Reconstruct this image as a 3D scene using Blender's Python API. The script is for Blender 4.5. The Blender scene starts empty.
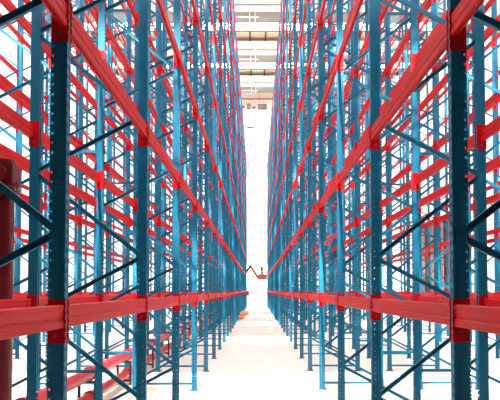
import bpy, math, random
from mathutils import Vector, Matrix
random.seed(7)
C = bpy.context.scene.collection
PI = math.pi

# ------------------------------------------------------------------ materials
def mat(name, col, rough=0.45, metal=0.0, noise=0.0, nscale=6.0, bump=0.0, coat=0.0, emit=None, spec=0.5):
    m = bpy.data.materials.new(name); m.use_nodes = True
    nt = m.node_tree; b = nt.nodes['Principled BSDF']
    b.inputs['Base Color'].default_value = (*col, 1)
    b.inputs['Roughness'].default_value = rough
    b.inputs['Metallic'].default_value = metal
    b.inputs['Coat Weight'].default_value = coat
    b.inputs['Specular IOR Level'].default_value = spec
    if noise or bump:
        tc = nt.nodes.new('ShaderNodeTexCoord')
        nz = nt.nodes.new('ShaderNodeTexNoise'); nz.inputs['Scale'].default_value = nscale
        nz.inputs['Detail'].default_value = 4
        nt.links.new(tc.outputs['Object'], nz.inputs['Vector'])
        if noise:
            r = nt.nodes.new('ShaderNodeValToRGB')
            r.color_ramp.elements[0].color = (*[c * (1 - noise) for c in col], 1)
            r.color_ramp.elements[1].color = (*[min(1, c * (1 + noise)) for c in col], 1)
            r.color_ramp.elements[0].position = .3; r.color_ramp.elements[1].position = .7
            nt.links.new(nz.outputs['Fac'], r.inputs['Fac'])
            nt.links.new(r.outputs['Color'], b.inputs['Base Color'])
        if bump:
            bp = nt.nodes.new('ShaderNodeBump'); bp.inputs['Strength'].default_value = bump
            nt.links.new(nz.outputs['Fac'], bp.inputs['Height'])
            nt.links.new(bp.outputs['Normal'], b.inputs['Normal'])
    if emit:
        b.inputs['Emission Color'].default_value = (*emit[0], 1)
        b.inputs['Emission Strength'].default_value = emit[1]
    return m

M = dict(
    blue=mat('blue_paint', (.003, .128, .232), .48, noise=.12, nscale=3, spec=.3),
    red=mat('red_paint', (.52, .002, .005), .44, noise=.08, nscale=2.5, spec=.14),
    pipe=mat('red_pipe_paint', (.55, .012, .022), .28, noise=.1, nscale=4),
    riser=mat('dark_red_paint', (.13, .003, .007), .35, noise=.12, nscale=4),
    floor=mat('pale_concrete', (.66, .605, .53), .55, noise=.05, nscale=.6),
    wall=mat('white_wall', (.88, .85, .83), .8, noise=.02, nscale=.4),
    deck=mat('beige_deck', (.86, .70, .50), .8, noise=.10, nscale=.8),
    grey=mat('grey_girder', (.26, .26, .235), .6, noise=.2, nscale=.6),
    rib=mat('dark_purlin', (.05, .05, .045), .6, noise=.1),
    white=mat('white_paint', (.85, .84, .82), .5, noise=.02),
    dark=mat('black_steel', (.015, .015, .018), .45, noise=.1),
    liftred=mat('faded_red_orange', (.22, .025, .010), .5, noise=.1),
    orange=mat('orange_paint', (.75, .16, .03), .4, noise=.08),
    tan=mat('orange_sacking', (.62, .24, .10), .8, noise=.2, nscale=12),
    skin=mat('skin', (.45, .26, .18), .5, noise=.05),
    cloth=mat('dark_cloth', (.03, .035, .06), .85, noise=.15),
    vest=mat('orange_vest', (.45, .08, .02), .8, noise=.08),
    rubber=mat('rubber', (.02, .02, .02), .8, noise=.1),
    sky=mat('skylight_panel', (.9, .9, .9), .5, noise=.01, emit=((.97, .98, 1.0), 18.0)),
    lamp=mat('lamp_glass', (.9, .9, .9), .4, noise=.01, emit=((1.0, .96, .90), 25.0)),
    louvre=mat('dark_olive_metal', (.09, .085, .04), .6, noise=.1),
    shade_slab_grey=mat('dark_grey_shade_slab', (.10, .11, .12), .8, noise=.1),  # only for the added shade slab and lining, dark to limit bounce
    dock=mat('brown_grey_door', (.10, .075, .07), .6, noise=.15, nscale=1.0),
)

# clear roof glazing: most light passes straight through, the rest is a milky glow of daylight
_nt = M['sky'].node_tree; _b = _nt.nodes['Principled BSDF']; _o = _nt.nodes['Material Output']
_tr = _nt.nodes.new('ShaderNodeBsdfTransparent'); _mx = _nt.nodes.new('ShaderNodeMixShader')
_tr.inputs['Color'].default_value = (.95, .97, 1, 1); _mx.inputs['Fac'].default_value = .5
_nt.links.new(_tr.outputs[0], _mx.inputs[1]); _nt.links.new(_b.outputs[0], _mx.inputs[2]); _nt.links.new(_mx.outputs[0], _o.inputs['Surface'])

# ------------------------------------------------------------------ mesh builder
class MB:
    def __init__(s): s.v = []; s.f = []
    def add(s, vs, fs):
        n = len(s.v); s.v += [tuple(v) for v in vs]; s.f += [tuple(i + n for i in f) for f in fs]
        return s
    def box(s, x0, x1, y0, y1, z0, z1):
        vs = [(x0,y0,z0),(x1,y0,z0),(x1,y1,z0),(x0,y1,z0),(x0,y0,z1),(x1,y0,z1),(x1,y1,z1),(x0,y1,z1)]
        return s.add(vs, [(0,3,2,1),(4,5,6,7),(0,1,5,4),(1,2,6,5),(2,3,7,6),(3,0,4,7)])
    def prism(s, poly, p0, p1, ux, uy):
        """poly of (a,b) extruded from p0 to p1 with section axes ux, uy"""
        p0, p1, ux, uy = Vector(p0), Vector(p1), Vector(ux), Vector(uy)
        n = len(poly)
        vs = [p0 + ux*a + uy*b for a, b in poly] + [p1 + ux*a + uy*b for a, b in poly]
        fs = [(i, (i+1) % n, n + (i+1) % n, n + i) for i in range(n)]
        fs += [tuple(reversed(range(n))), tuple(range(n, 2*n))]
        return s.add(vs, fs)
    def bar(s, p0, p1, w, h, up=(0,1,0), c=.006):
        p0, p1 = Vector(p0), Vector(p1); d = (p1 - p0).normalized()
        u = Vector(up); side = d.cross(u).normalized(); u = side.cross(d).normalized()
        a, b = w/2, h/2; c = min(c, a*.8, b*.8)
        poly = [(-a+c,-b),(a-c,-b),(a,-b+c),(a,b-c),(a-c,b),(-a+c,b),(-a,b-c),(-a,-b+c)]
        return s.prism(poly, p0, p1, side, u)
    def tube(s, p0, p1, r0, r1=None, n=16):
        p0, p1 = Vector(p0), Vector(p1); r1 = r0 if r1 is None else r1
        d = (p1 - p0).normalized(); a = Vector((0,0,1)) if abs(d.z) < .9 else Vector((1,0,0))
        u = d.cross(a).normalized(); w = d.cross(u)
        vs = []
        for p, r in ((p0, r0), (p1, r1)):
            vs += [p + u*r*math.cos(2*PI*i/n) + w*r*math.sin(2*PI*i/n) for i in range(n)]
        fs = [(i, (i+1) % n, n + (i+1) % n, n + i) for i in range(n)]
        fs += [tuple(reversed(range(n))), tuple(range(n, 2*n))]
        return s.add(vs, fs)
    def ball(s, c, r, sx=1, sy=1, sz=1, n=12, m=8, lump=0):
        vs = []; fs = []
        for j in range(m+1):
            t = PI*j/m
            for i in range(n):
                p = 2*PI*i/n; k = r*(1 + (random.uniform(-lump, lump) if 0 < j < m else 0))
                vs.append((c[0]+k*sx*math.sin(t)*math.cos(p), c[1]+k*sy*math.sin(t)*math.sin(p), c[2]+k*sz*math.cos(t)))
        for j in range(m):
            for i in range(n):
                fs.append((j*n+i, (j+1)*n+i, (j+1)*n+(i+1) % n, j*n+(i+1) % n))
        return s.add(vs, fs)
    def cell(s, o, ua, ub, un, wa, wb, ha, hb, t, octa=True):
        """sheet cell wa x wb of thickness t with a hole ha x hb in the middle"""
        o, ua, ub, un = Vector(o), Vector(ua), Vector(ub), Vector(un)
        A, B, a, b = wa/2, wb/2, ha/2, hb/2
        k = .42 if octa else .8
        outer = [(-A,-B),(0,-B),(A,-B),(A,0),(A,B),(0,B),(-A,B),(-A,0)]
        inner = [(-a*(k+.29),-b*(k+.29)),(0,-b),(a*(k+.29),-b*(k+.29)),(a,0),(a*(k+.29),b*(k+.29)),(0,b),(-a*(k+.29),b*(k+.29)),(-a,0)]
        vs = []
        for off in (0, t):
            vs += [o + ua*p + ub*q - un*off for p, q in outer] + [o + ua*p + ub*q - un*off for p, q in inner]
        fs = []
        for i in range(8):
            j = (i+1) % 8
            fs.append((i, j, 8+j, 8+i)); fs.append((16+j, 16+i, 24+i, 24+j)); fs.append((8+i, 8+j, 24+j, 24+i))
        return s.add(vs, fs)
    def mesh(s, name, m, smooth=False):
        me = bpy.data.meshes.new(name); me.from_pydata(s.v, [], s.f); me.update()
        me.materials.append(m)
        if smooth:
            for p in me.polygons: p.use_smooth = True
            try: me.set_sharp_from_angle(angle=math.radians(40))
            except Exception: pass
        return me

def obj(name, me, parent=None, loc=(0,0,0), rz=0, kind=None):
    o = bpy.data.objects.new(name, me); C.objects.link(o)
    o.location = loc; o.rotation_euler = (0, 0, rz)
    if parent: o.parent = parent
    if kind: o['kind'] = kind
    return o
def build(name, mb, m, parent=None, smooth=False, **k):
    return obj(name, mb.mesh(name, M[m], smooth), parent, **k)
def tag(o, label, cat, group=None, kind=None):
    n = len(label.replace(',', ' ').split())
    if not 4 <= n <= 16: print('LABEL LENGTH', n, label)
    o['label'] = label; o['category'] = cat
    if group: o['group'] = group
    if kind: o['kind'] = kind
    return o
def empty(name, loc, rz=0):
    return obj(name, None, None, loc, rz)
ONES = ['zeroth','first','second','third','fourth','fifth','sixth','seventh','eighth','ninth','tenth','eleventh','twelfth',
        'thirteenth','fourteenth','fifteenth','sixteenth','seventeenth','eighteenth','nineteenth','twentieth']
def nth(n):
    return ONES[n] if n <= 20 else ('twenty-' + ONES[n-20] if n < 30 else 'thirtieth')

# ------------------------------------------------------------------ camera
SUNE, SUNX, SUNZ = 60.0, .06, 1.134
H, F = 1.95, 614.0
VX, VY = 256.7, 290.0
PITCH = math.radians(2.0)
cam_d = bpy.data.cameras.new('camera'); cam = bpy.data.objects.new('camera', cam_d); C.objects.link(cam)
cam.location = (0, 0, H); cam.rotation_euler = (PI/2 + PITCH, 0, 0)
cam_d.sensor_width = 36; cam_d.lens = F/500*36
cam_d.shift_x = -(VX - 250)/500
cam_d.shift_y = (VY - 200 - math.tan(PITCH)*F)/500
cam_d.clip_end = 300
bpy.context.scene.camera = cam
def proj(x, y, z):
    return VX + F*x/y, VY - F*(z-H)/y

# ------------------------------------------------------------------ rack dimensions
PITCHY = 2.75                      # frame spacing along the aisle
UW, UD = .07, .10                  # upright: width along the aisle, depth
DEPTH = 1.25                      # frame depth over both uprights
TOP = 17.1
LEV = 1.79
NLEV = 9
YL, YR = 3.76, 3.90                # first frame of the left and right rows
NFR = 26
# row: side, aisle-side face X, first Y
ROWS = {
    ('left', 1): (-1, 1.164), ('left', 2): (-1, 3.06), ('left', 3): (-1, 6.75),
    ('right', 1): (1, 1.238), ('right', 2): (1, 3.16), ('right', 3): (1, 6.85),
}
def y_of(side, i): return (YL if side == 'left' else YR) + i*PITCHY

# ------------------------------------------------------------------ rack parts (meshes made once)
def upright_mesh(holes=True):
    """C-section upright, web at x=0 facing -x, open towards +x"""
    b = MB(); t = .003; step = .06
    if not holes:
        poly = [(0,-UW/2),(UD,-UW/2),(UD,-UW/2+.022),(UD-t,-UW/2+.022),(UD-t,-UW/2+t),(t,-UW/2+t),
                (t,UW/2-t),(UD-t,UW/2-t),(UD-t,UW/2-.022),(UD,UW/2-.022),(UD,UW/2),(0,UW/2)]
        # two-part walls (boxes) keep the section convex
        b.box(0, t, -UW/2, UW/2, 0, TOP)
        for s in (-1, 1):
            b.box(t, UD, *sorted((s*UW/2, s*(UW/2-t))), 0, TOP)
            b.box(UD-t, UD, *sorted((s*(UW/2-t), s*(UW/2-.016))), 0, TOP)
        return b
    n = int(TOP/step)
    for k in range(n):
        z = (k+.5)*step
        for s in (-1, 1):
            b.cell((0, s*UW/4, z), (0,-1,0), (0,0,1), (-1,0,0), UW/2, step, .013, .028, t, False)
            ua = (1,0,0) if s < 0 else (-1,0,0)
            b.cell((.036, s*UW/2, z), ua, (0,0,1), (0,s,0), .072, step, .022, .022, t)
            b.cell((.086, s*UW/2, z), ua, (0,0,1), (0,s,0), .028, step, .017, .020, t)
    for s in (-1, 1):
        b.box(UD-t, UD, *sorted((s*(UW/2-t), s*(UW/2-.016))), 0, n*step)
    return b
def base_mb(x0):
    b = MB(); b.box(x0-.03, x0+UD+.03, -.08, .08, 0, .008)
    for sx, sy in ((-.018, -.066), (UD+.018, .066)):
        b.tube((x0+sx, sy, .008), (x0+sx, sy, .022), .011, n=6)
    return b
XN, XF = UD-.05, DEPTH-UD+.05      # where the braces reach into the open uprights
def brace_list():
    out = []; k = 0
    z = .2
    while z + .6 < TOP-.1:
        out.append(((XF, z), (XN, z+.6), 0))
        if z + 1.5 < TOP-.1: out.append(((XN, z+.6), (XF, z+1.5), 1))
        z += 1.5
    return out
def brace_mb(b, a, c, k):
    y = -.016 if k else .016
    pa, pc = Vector((a[0], y, a[1])), Vector((c[0], y, c[1]))
    d = (pc-pa).normalized(); up = Vector((0,1,0)); side = d.cross(up)
    w, h, t = .044, .030, .004; f = -1 if k else 1
    # channel section: web and two flanges
    for (a0, a1, b0, b1) in ((-w/2, w/2, -h/2, -h/2+t), (-w/2, -w/2+t, -h/2+t, h/2), (w/2-t, w/2, -h/2+t, h/2)):
        b.prism([(a0,f*b0),(a1,f*b0),(a1,f*b1),(a0,f*b1)][::f], pa, pc, side, up)
    for p in (pa, pc):
        q = p + (d if p is pa else -d)*.012
        b.tube(q + Vector((0, -.022, 0)), q + Vector((0, .016, 0)), .012, n=6)
    return b
def horiz_mb(b, z):
    b.bar((XN, 0, z), (XF, 0, z), .040, .036, c=.003); return b

up_mb = upright_mesh()
ME_UP = up_mb.mesh('upright', M['blue'])
ME_UPR = None
def mirrored(mb):                                  # rear upright: web facing +x
    r = MB(); r.v = [(DEPTH - x, y, z) for x, y, z in mb.v]; r.f = [tuple(reversed(f)) for f in mb.f]; return r
ME_UPR = mirrored(up_mb).mesh('upright', M['blue'])
ME_BASE = [base_mb(0).mesh('base_plate', M['blue']), base_mb(DEPTH-UD).mesh('base_plate', M['blue'])]
BR = brace_list()
ME_BR = [brace_mb(MB(), *b).mesh('brace', M['blue']) for b in BR]
ME_HZ = [horiz_mb(MB(), z).mesh('cross_bar', M['blue']) for z in (.13, TOP-.12)]
solid = MB(); pu = upright_mesh(False)
solid.add(pu.v, pu.f); q = mirrored(pu); solid.add(q.v, q.f)
for x0 in (0, DEPTH-UD): q = base_mb(x0); solid.add(q.v, q.f)
for (a, c, k) in BR:
    y = -.016 if k else .016
    solid.bar((a[0], y, a[1]), (c[0], y, c[1]), .044, .028, c=.003)
for z in (.13, TOP-.12): horiz_mb(solid, z)
ME_SOLID = solid.mesh('upright_frame', M['blue'])

# ------------------------------------------------------------------ upright frames
def in_view(x0, x1, y, pad=4):
    a = sorted((VX + F*x0/y, VX + F*x1/y)); return a[1] > -pad and a[0] < 500+pad
FRAMES = {}
for (side, r), (sg, fx) in ROWS.items():
    cnt = 0
    for i in range(NFR):
        y = y_of(side, i)
        if not in_view(sg*fx, sg*(fx+DEPTH), y, 2): continue
        cnt += 1; FRAMES[(side, r, i)] = cnt
        rz = 0 if sg > 0 else PI
        lab = f'blue upright frame, {nth(cnt)} from the camera in the {nth(r)} row {side} of the aisle'
        near = y < (32 if r <= 2 else 24)
        if near:
            t = empty('upright_frame', (sg*fx, y, 0), rz)
            obj('upright', ME_UP, t); obj('upright', ME_UPR, t)
            for m in ME_BASE: obj('base_plate', m, t)
            for m in ME_BR: obj('brace', m, t)
            for m in ME_HZ: obj('cross_bar', m, t)
        else:
            t = obj('upright_frame', ME_SOLID, None, (sg*fx, y, 0), rz)
        tag(t, lab, 'rack frame', f'upright frames of the {nth(r)} row {side} of the aisle')

# row spacers between back-to-back rows
SPZ = (.73, 4.05, 7.5, 10.9, 14.2)
for side in ('left', 'right'):
    sg, f1 = ROWS[(side, 1)]; f2 = ROWS[(side, 2)][1]
    L = f2 - (f1 + DEPTH)
    b = MB(); b.bar((.004, 0, 0), (L-.004, 0, 0), .045, .045, c=.004)
    for x in (0, L-.004): b.box(x, x+.004, -.05, .05, -.05, .05)
    me = b.mesh('row_spacer', M['blue'])
    for i in range(NFR):
        if (side, 1, i) not in FRAMES or (side, 2, i) not in FRAMES: continue
        y = y_of(side, i)
        for k, z in enumerate(SPZ):
            px, py = proj(sg*(f1+DEPTH), y, z)
            if py < -4: continue
            o = obj('row_spacer', me, None, (sg*(f1+DEPTH), y, z), 0 if sg > 0 else PI)
            tag(o, f'blue spacer bar between {side} rows one and two at frame {nth(FRAMES[(side,1,i)])}, {nth(k+1)} up',
                'spacer bar', f'spacer bars between the {side} rows')

# ------------------------------------------------------------------ beams
BL = PITCHY - UW
T0 = .05
def beam_mb(b, x=0, y=0, z=0, s=1, n=True):
    """beam section: outer face at local x=0.002, running along +y from y (clear of the upright)"""
    h, w = .07, .046
    o = .002
    half = [(w/2-.006,-h+.010),(w/2-.006,-h),(o+.006,-h),(o,-h+.006)]
    half += [(o,-.026),(o+.009,-.018),(o+.009,-.008),(o+.003,-.002),(o+.003,.040),(o,.044)]   # one crease below the middle
    half += [(o,h-.006),(o+.008,h)]
    poly = half + [(w+.002-a, c) for a, c in half[::-1]]
    poly = [(x + s*a, z + c) for a, c in poly]
    if s > 0: poly = poly[::-1]
    y0, y1 = y + .004, y + BL - .004
    return b.prism([(a, c) for a, c in poly], (0, y0, 0), (0, y1, 0), (1,0,0), (0,0,1))
def conn_mb(b, end):
    """hooked end plate: side plate on the upright flange with bolt hole, lip over the aisle face"""
    y = 0 if end == 0 else BL
    ys = 1 if end == 0 else -1
    t = .004
    yo = y + ys*t
    zb, zt = -.165, .105
    # side plate, hole near the foot
    b.cell((.05, yo, zb+.05), (1,0,0), (0,0,1), (0,ys,0), .10, .10, .020, .026, t)
    b.box(0, .10, *sorted((y, yo)), zb+.10, zt)
    # lip over the face of the upright
    ye = y - ys*.012
    b.box(-.005, -.001, *sorted((yo, ye)), zb, zt)
    b.box(-.001, 0, *sorted((yo, y)), zb, zt)
    for z in (-.13, -.08, -.03, .02, .07):
        yc = y - ys*.008
        b.box(-.010, -.005, yc-.010, yc+.010, z-.012, z+.012)
    return b
ME_BEAM = {s: beam_mb(MB(), s=s).mesh('rack_beam', M['red']) for s in (1, -1)}
def sgn(mb, s):
    if s > 0: return mb
    r = MB(); r.v = [(-x, y, z) for x, y, z in mb.v]; r.f = [tuple(reversed(f)) for f in mb.f]; return r
ME_CONN = {(s, e): sgn(conn_mb(MB(), e), s).mesh('end_connector', M['red']) for s in (1, -1) for e in (0, 1)}

cands = []
for (side, r), (sg, fx) in ROWS.items():
    idx = [i for (s_, r_, i) in FRAMES if s_ == side and r_ == r]
    i0 = min(idx)
    for i in range(i0-1, NFR-1):
        y = y_of(side, i) + UW/2
        for face in (0, 1):
            X = sg*(fx if face == 0 else fx + DEPTH)
            d = sg if face == 0 else -sg          # inward direction of the section
            for k in range(1, NLEV+1):
                z = LEV + (k-1)*1.85
                y0, y1 = max(y, .9), y + BL
                xa, ya = proj(X, y0, z); xb, yb = proj(X, y1, z)
                # clip to the frame
                best = 0
                N = 12
                for q_ in range(N):
                    ym = y0 + (y1-y0)*(q_+.5)/N; p = proj(X, ym, z)
                    if 0 < p[0] < 500 and 0 < p[1] < 400:
                        best += (F/ym)**2 * (y1-y0)/N*.14
                if best == 0:
                    cands.append((0, side, r, face, i, k, X, d, y, z)); continue
                wgt = {(1,0): 1, (1,1): .6, (2,0): .45, (2,1): .4}.get((r, face), .25)
                # long thin foreshortened beams still count
                best *= abs(X)/y0*1.0 + .03
                cands.append((best*wgt, side, r, face, i, k, X, d, y, z))
cands.sort(key=lambda c: -c[0])
rest = MB()
LVL = {1: 'lowest', 2: 'second', 3: 'third', 4: 'fourth', 5: 'fifth', 6: 'sixth', 7: 'seventh', 8: 'eighth', 9: 'top'}
n_ind = 0
for (sc, side, r, face, i, k, X, d, y, z) in cands:
    if sc > 0 and n_ind < 298:
        n_ind += 1
        o = obj('rack_beam', ME_BEAM[d], None, (X, y, z))
        fr = FRAMES.get((side, r, i), 0)
        where = f'beyond frame {nth(fr)}' if fr else 'before the first frame'
        fc = ('aisle face' if face == 0 else 'back face')
        tag(o, f'red beam {where}, {LVL[k]} level, {"inner" if face == 0 else "outer"} face of {nth(r)} row {side} of aisle', 'rack beam',
            f'beams of the {nth(r)} row {side} of the aisle')
        for e in (0, 1): obj('end_connector', ME_CONN[(d, e)], o)
    else:
        if sc == 0 and (y < 8 or z > 12 and y < 30): continue
        rest.box(*sorted((X+d*.002, X+d*.05)), y+.004, y+BL-.004, z-.07, z+.07)
        for ya, yb in ((y, y+.004), (y+BL-.004, y+BL)):
            rest.box(*sorted((X, X+d*.10)), ya, yb, z-.165, z+.105)
        for ya, yb in ((y-.012, y+.004), (y+BL-.004, y+BL+.012)):
            rest.box(*sorted((X-d*.005, X-d*.001)), ya, yb, z-.165, z+.105)
o = build('rack_beam', rest, 'red')
tag(o, 'remaining far red beams deep inside the racks on both sides', 'rack beam', None, 'stuff')

# ------------------------------------------------------------------ fire pipes between the left rows
def pipe_run(z, r, y0, y1, label, flange=True, x=-2.73):
    b = MB(); b.tube((x, y0, z), (x, y1, z), r, n=24)
    root = build('fire_pipe', b, 'pipe', smooth=True)
    tag(root, label, 'pipe')
    y = y0 + 2.0
    while y < y1:
        c = MB(); c.tube((x, y-.05, z), (x, y+.05, z), r+.022, n=24)
        for s in (-1, 1): c.box(x+s*(r+.015)-.02, x+s*(r+.015)+.02, y-.03, y+.03, z-.02, z+.02)
        build('coupling', c, 'pipe', root, smooth=True)
        y += 2.9
    return root
p1 = pipe_run(.585, .095, 5.2, 60, 'upper thick red pipe running above another between the left rack rows')
p2 = pipe_run(.20, .085, 5.2, 60, 'lower thick red pipe running close to the floor between the left rows')
y = 7.2
while y < 60:
    t = MB()
    for s in (-1, 1): t.box(-2.73+s*.13-.02, -2.73+s*.13+.02, y-.02, y+.02, 0, .49)
    t.box(-2.88, -2.58, y-.03, y+.03, .455, .488)
    t.box(-2.88, -2.58, y-.03, y+.03, .07, .113)
    build('pipe_stand', t, 'dark', p1)
    y += 2.75
# riser
R = empty('fire_riser', (-2.73, 6.62, 0)); rb = MB(); rb.tube((0,0,.0), (0,0,3.10), .095, n=24); build('riser_pipe', rb, 'riser', R, smooth=True)
R.location = (-2.73, 4.98+1.66, 0)
fb = MB(); fb.tube((0,0,2.98), (0,0,3.02), .15, n=24); fb.tube((0,0,3.06), (0,0,3.10), .15, n=24)
for a in range(8): fb.tube((.125*math.cos(a*PI/4), .125*math.sin(a*PI/4), 2.95), (.125*math.cos(a*PI/4), .125*math.sin(a*PI/4), 3.13), .012, n=6)
build('flange', fb, 'riser', R, smooth=True)
vb = MB(); vb.box(-.12, .12, -.12, .12, 3.10, 3.30); vb.tube((0,-.12,3.2), (0,-.2,3.2), .07, n=16); vb.tube((0,0,3.30), (0,0,3.36), .10, n=20)
build('valve_body', vb, 'riser', R)
gb = MB(); gb.tube((0,0,0), (0,0,.03), .16, n=24); build('base_flange', gb, 'riser', R, smooth=True)
tag(R, 'dark red upright fire pipe with flanged valve on top at the left edge', 'pipe')

# ------------------------------------------------------------------ room shell
SHADE_END = 3.4
XW, Y0, Y1, HR = 21.0, -34.0, 88.0, 29.6
fl = MB(); fl.box(-XW, XW, Y0, Y1, -.2, 0); build('floor', fl, 'floor', kind='structure')
w = MB(); w.box(-XW-.3, -XW, Y0, Y1, -.2, HR+1.2); build('wall_left', w, 'wall', kind='structure')
w = MB(); w.box(XW, XW+.3, Y0, Y1, -.2, HR+1.2); build('wall_right', w, 'wall', kind='structure')
w = MB(); w.box(-XW-.3, XW+.3, Y1, Y1+.3, -.2, HR+1.2); build('wall_far', w, 'wall', kind='structure')
w = MB(); w.box(-XW-.3, XW+.3, Y0-.3, Y0, -.2, HR+1.2); build('wall_near', w, 'wall', kind='structure')
ce = MB(); openings = []
# added unseen slab above the camera, shades the first frames; ends before the racks
shade_mb = MB(); shade_mb.box(-XW, XW, Y0, SHADE_END, 7.0, 7.3); build('trim_90', shade_mb, 'shade_slab_grey', kind='structure')
shade_mb = MB(); shade_mb.box(-XW, XW, Y0, Y0+.1, 0, 7.0); build('trim_91', shade_mb, 'shade_slab_grey', kind='structure')  # added dark lining below the slab, keeps the camera end dim
per = 11.2
nwin = 0; ntrim = 0
for k in range(-8, 3):
    g0 = 59.6 + per*k
    if g0 < Y0: continue
    g = MB(); g.box(-XW, XW, g0, min(g0+2.9, Y1), HR-.1, HR+1.0)
    ntrim += 1; build(f'trim_{ntrim}', g, 'grey', kind='structure')
    g = MB(); g.box(-XW, XW, g0-.5, g0-.02, HR-.25, HR+.25)
    ntrim += 1; build(f'trim_{ntrim}', g, 'white', kind='structure')
    if g0+2.92+3.2 < Y1:
        nwin += 1; s = MB(); s.box(-XW+.2, XW-.2, g0+2.95, g0+6.2, HR+.55, HR+.6)
        build(f'window_{nwin}', s, 'sky', kind='structure'); openings.append((g0+2.95, g0+6.2))
    if g0+10.9 < Y1:
        g = MB(); g.box(-XW, XW, g0+9.1, g0+10.5, HR+.2, HR+.6)
        ntrim += 1; build(f'trim_{ntrim}', g, 'white', kind='structure')
    x = -XW+1.0
    while x < XW:
        g = MB(); ya, yb = g0+6.2, min(g0+9.1, Y1-.02)
        if ya < Y1-.5:
            g.box(x-.09, x+.09, ya, yb, HR+.55, HR+.98)
            ntrim += 1; build(f'trim_{ntrim}', g, 'rib', kind='structure')
        x += 1.75

ya = Y0-.3
for (a, b_) in openings + [(Y1+.3, None)]:
    ce.box(-XW-.3, XW+.3, ya, a, HR+1.0, HR+1.2); ya = b_
build('ceiling', ce, 'deck', kind='structure')
# pink sprinkler mains across the roof
for k, yy in enumerate((41.7, 52.9, 64.1, 75.3, 87.2)):
    b = MB(); b.tube((-XW+.05, yy, HR-.25), (XW-.05, yy, HR-.25), .085, n=12)
    for x in range(-18, 20, 3): b.tube((x+.4, yy, HR-.25), (x+.4, yy, HR+.58), .02, n=6); b.tube((x+.4, yy-.0, HR-.25), (x+.4, yy, HR-.5), .03, n=6)
    o = build('sprinkler_pipe', b, 'pipe', smooth=True)
    tag(o, f'thin red sprinkler pipe crossing under the roof, {nth(k+1)} of five from the camera', 'pipe', 'sprinkler pipes under the roof')
# white hanging rails below the girders
for k, yy in enumerate((59.9, 71.0, 82.3)):
    t = empty('hanging_rail', (-.8, yy, HR-.1))
    b = MB(); b.bar((-1.2,0,-.55), (1.0,0,-.55), .10, .10, up=(0,1,0)); build('rail', b, 'white', t)
    for x in (.1, .65):
        b = MB(); b.tube((x,0,-1.1), (x,0,0), .045, n=8); build('drop_rod', b, 'white', t)
    tag(t, f'white rail hung on rods under the {nth(k+1)} visible grey roof girder', 'rail', 'hanging rails under the roof')
# round lamps
for k, (x, yy) in enumerate(((-.15, 69.4), (-.75, 80.6))):
    t = empty('pendant_lamp', (x, yy, HR+.2))
    b = MB(); b.tube((0,0,0), (0,0,-.35), .02, n=8); b.tube((0,0,-.35), (0,0,-.55), .10, .36, n=24); build('lamp_shade', b, 'white', t, smooth=True)
    b = MB(); b.ball((0,0,-.56), .33, sz=.35, n=20, m=8); build('lamp_bulb', b, 'lamp', t, smooth=True)
    tag(t, ['round white lamp hanging nearer under the roof above the aisle', 'round white lamp hanging farther off near the end wall'][k], 'lamp', 'round lamps above the aisle')
# dark fittings on the end wall
def on_wall(px, py): return ((px-VX)*Y1/F, H + (VY-py)*Y1/F)
for k, (x0, x1, y0, y1) in enumerate(((239.5,244.5,104.5,106.2),(247,250.3,102,107.5),(252.6,255.2,105.2,107),(258.2,266.5,102.8,107.8),(247,253.5,125.6,126.8))):
    (xa, zb), (xb, za) = on_wall(x0, y0), on_wall(x1, y1)
    t = empty('wall_vent', ((xa+xb)/2, Y1, za)); w2, hh = (xb-xa)/2, zb-za
    f = MB(); e = min(.06, hh*.2)
    f.box(-w2, w2, -.12, 0, 0, e); f.box(-w2, w2, -.12, 0, hh-e, hh); f.box(-w2, -w2+e, -.12, 0, e, hh-e); f.box(w2-e, w2, -.12, 0, e, hh-e)
    build('vent_frame', f, 'louvre', t)
    f = MB(); n = max(2, int(hh/.12))
    for j in range(n):
        zz = e + (hh-2*e)*(j+.5)/n; f.bar((-w2+e, -.05, zz), (w2-e, -.05, zz), .05, .02)
    build('louvre_slats', f, 'louvre', t)
    tag(t, ['leftmost dark vent high on the pale end wall', 'tall dark vent second from left high on the end wall',
            'smallest dark vent high in the middle of the end wall', 'widest dark vent at the right, high on the end wall',
            'thin lone dark vent below the others on the end wall'][k], 'vent', 'vents on the end wall')
dr = empty('door_1', (XW, 70, 0)); dr['kind'] = 'structure'
b = MB(); b.box(-.10, -.02, -9.5, 9.5, 0, 9.6); build('door_panel', b, 'dock', dr)
for j in range(6):
    b = MB(); yy = -9.5 + j*3.8; b.box(-.3, -.0, yy-.2, yy+.2, 0, 9.9); build('door_post', b, 'riser', dr)
b = MB(); b.box(-.3, 0, -9.8, 9.8, 9.6, 10.0); build('door_lintel', b, 'rib', dr)
tr = MB(); tr.box(-XW, XW, Y1-.08, Y1, 6.6, 6.8); ntrim += 1; build(f'trim_{ntrim}', tr, 'deck', kind='structure')

# ------------------------------------------------------------------ boom lift with worker at the far end
LX, LY = -2.75, 79.0
t = empty('boom_lift', (LX, LY, 0))
b = MB(); b.box(-1.0, 1.0, -1.1, 1.1, .45, .85); build('chassis', b, 'dark', t)
for sx in (-1, 1):
    for sy in (-1, 1):
        b = MB(); b.tube((sx*.85, sy*.8, .42), (sx*1.15, sy*.8, .42), .42, n=24); wh = build('wheel', b, 'rubber', t, smooth=True)
        b = MB(); b.tube((sx*1.15, sy*.8, .42), (sx*1.18, sy*.8, .42), .2, n=16); build('hub', b, 'orange', wh, smooth=True)
b = MB(); b.box(-.7, .7, -.8, .8, .85, 1.5); b.box(.7, 1.75, -.55, .55, 1.25, 1.85); b.box(-.5,.5,-.6,.6,1.5,1.75); build('turret', b, 'riser', t)
b = MB(); b.bar((.1,0,1.7), (.55,0,3.1), .34, .32); b.bar((.55,0,3.1), (1.95, 0, 5.0), .30, .28); build('lower_boom', b, 'dark', t)
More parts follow.
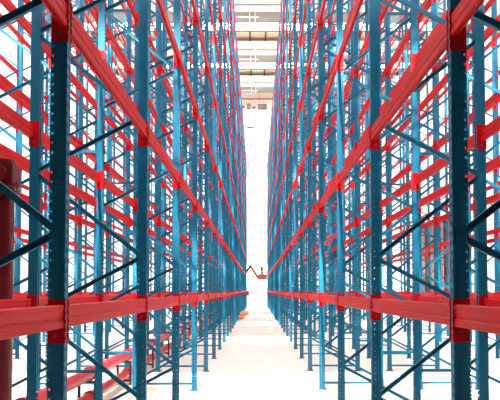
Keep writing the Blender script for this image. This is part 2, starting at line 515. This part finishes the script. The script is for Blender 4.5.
b = MB(); b.bar((1.95,0,5.02), (2.86,0,3.62), .30, .28); build('upper_boom', b, 'liftred', t)
b = MB(); b.tube((1.95,-.16,5.0), (1.95,.16,5.0), .19, n=16); b.tube((2.86,-.16,3.6), (2.86,.16,3.6), .15, n=16); build('boom_joint', b, 'dark', t, smooth=True)
bk = MB(); bx0, bx1 = 2.95, 4.05
bk.box(bx0, bx1, -.38, .38, 3.40, 3.48)
for zz in (3.95, 4.45):
    for yy in (-.38, .38): bk.bar((bx0, yy, zz), (bx1, yy, zz), .035, .035)
    for xx in (bx0, bx1): bk.bar((xx, -.38, zz), (xx, .38, zz), .035, .035)
for xx in (bx0, (bx0+bx1)/2, bx1):
    for yy in (-.38, .38): bk.bar((xx, yy, 3.48), (xx, yy, 4.45), .03, .03)
build('basket', bk, 'liftred', t)
pn = MB(); pn.box(bx0, bx1, -.41, -.385, 3.48, 3.95); build('basket_panel', pn, 'liftred', t)
ft = MB(); ft.box(bx0-.1, bx1+.05, -.42, .42, 3.28, 3.40); build('basket_floor', ft, 'dark', t)
tag(t, 'orange articulated boom lift reaching out behind the left rack end', 'boom lift')

def skinned(name, pts, edges, m, parent, sub=1, root=0):
    me = bpy.data.meshes.new(name); me.from_pydata([p[:3] for p in pts], edges, [])
    o = bpy.data.objects.new(name, me); C.objects.link(o)
    md = o.modifiers.new('s', 'SKIN'); md.use_smooth_shade = True
    for i, p in enumerate(pts):
        sv = me.skin_vertices[0].data[i]; sv.radius = (p[3], p[4] if len(p) > 4 else p[3]); sv.use_root = (i == root)
    o.modifiers.new('u', 'SUBSURF').levels = sub; o.modifiers['u'].render_levels = sub
    dg = bpy.context.evaluated_depsgraph_get(); dg.update()
    new = bpy.data.meshes.new_from_object(o.evaluated_get(dg)); bpy.data.objects.remove(o)
    new.materials.clear(); new.materials.append(M[m]); new.name = name
    for p in new.polygons: p.use_smooth = True
    return obj(name, new, parent)
P = empty('person', (LX+3.40, LY, 3.48), -.3)
pts = [(0,0,.95,.15,.11),(0,0,1.15,.14,.10),(0,0,1.38,.17,.11),(0,0,1.50,.06,.06),(0,-.01,1.60,.075,.085),(0,-.01,1.72,.07,.08)]
ed = [(0,1),(1,2),(2,3),(3,4),(4,5)]
for s in (-1, 1):
    n = len(pts)
    pts += [(s*.10,0,.88,.085),(s*.11,-.01,.48,.06),(s*.11,.02,.10,.042),(s*.12,-.13,.04,.04,.03)]
    ed += [(0,n),(n,n+1),(n+1,n+2),(n+2,n+3)]
    n = len(pts)
    pts += [(s*.21,0,1.42,.06),(s*.27,-.06,1.15,.042),(s*.22,-.30,1.04,.032),(s*.21,-.37,1.02,.03,.02)]
    ed += [(2,n),(n,n+1),(n+1,n+2),(n+2,n+3)]
    h = n+3
    for q_, (dx, ln) in enumerate(((-.03,.075),(-.01,.085),(.01,.08),(.03,.065))):
        n = len(pts); pts += [(s*.21+dx,-.41,1.02,.009),(s*.21+dx,-.41-ln*.6,1.01,.008),(s*.21+dx,-.41-ln*.8,.98,.007)]
        ed += [(h,n),(n,n+1),(n+1,n+2)]
    n = len(pts); pts += [(s*.21-s*.045,-.39,1.01,.010),(s*.21-s*.06,-.43,.995,.008)]; ed += [(h-0,n),(n,n+1)]
body = skinned('body', pts, ed, 'skin', P)
vp = [(0,0,.93,.19,.14),(0,0,1.15,.18,.135),(0,0,1.38,.21,.14),(0,0,1.45,.12,.10)]
vest = skinned('jacket', vp, [(0,1),(1,2),(2,3)], 'cloth', P)
for s in (-1, 1):
    skinned('trouser_leg', [(s*.09,0,.93,.12),(s*.11,-.01,.48,.085),(s*.11,.02,.09,.07)], [(0,1),(1,2)], 'vest', P)
    b = MB(); b.ball((s*.12,-.06,.05), .1, sx=.55, sy=1.4, sz=.5); build('shoe', b, 'rubber', P, smooth=True)
    b = MB(); b.ball((s*.03,-.088,1.66), .011, n=8, m=6); build('eye', b, 'rubber', P, smooth=True)
    b = MB(); b.ball((s*.078,0,1.65), .03, sx=.4, sy=.7, n=8, m=6); build('ear', b, 'skin', P, smooth=True)
b = MB(); b.ball((0,-.1,1.635), .018, sx=.8, sz=1.3, n=8, m=6); build('nose', b, 'skin', P, smooth=True)
b = MB(); b.ball((0,-.09,1.595), .025, sy=.3, sz=.25, n=8, m=6); build('mouth', b, 'riser', P, smooth=True)
b = MB(); b.ball((0,.005,1.72), .105, sy=1.15, sz=.85); build('hair', b, 'dark', P, smooth=True)
tag(P, 'dark haired person in dark jacket and orange trousers standing in the lift basket', 'person')

# ------------------------------------------------------------------ small orange bundles on the floor
for k, (px, py, sz, lab) in enumerate(((244.6, 313.5, .30, 'larger orange sack on the floor by the left rack, farther out in the aisle'),
                                       (240.6, 317.5, .24, 'smaller orange sack on the floor close against the left rack'))):
    y = H*F/(py+2-VY); x = (px-VX)*y/F
    b = MB(); b.ball((0,0,sz*.62), sz, sx=1.1, sz=.62, n=14, m=9, lump=.06)
    s = build('sack', b, 'tan', None, smooth=True, loc=(x, y, 0)); tag(s, lab, 'sack', 'orange sacks on the floor')
    nb = MB(); nb.tube((0,0,sz*1.15), (.03,0,sz*1.45), sz*.16, sz*.3, n=10); build('tied_neck', nb, 'tan', s, smooth=True)

# ------------------------------------------------------------------ light
sd = bpy.data.lights.new('sun', 'SUN'); so = bpy.data.objects.new('sun', sd); C.objects.link(so)
sd.energy = SUNE; sd.angle = math.radians(1); sd.color = (1, .97, .82)
SUN_DIR = Vector((SUNX, 1.0, -SUNZ)).normalized()
so.rotation_euler = SUN_DIR.to_track_quat('-Z', 'Y').to_euler()
wd = bpy.data.worlds.new('world'); bpy.context.scene.world = wd; wd.use_nodes = True
wd.node_tree.nodes['Background'].inputs['Color'].default_value = (.8, .9, 1, 1)
wd.node_tree.nodes['Background'].inputs['Strength'].default_value = 1.0
vs = bpy.context.scene.view_settings
vs.view_transform = 'Standard'; vs.look = 'None'; vs.gamma = 1; vs.use_curve_mapping = False
vs.exposure = -0.3
print('beams', len(cands), n_ind, 'frames', len(FRAMES))
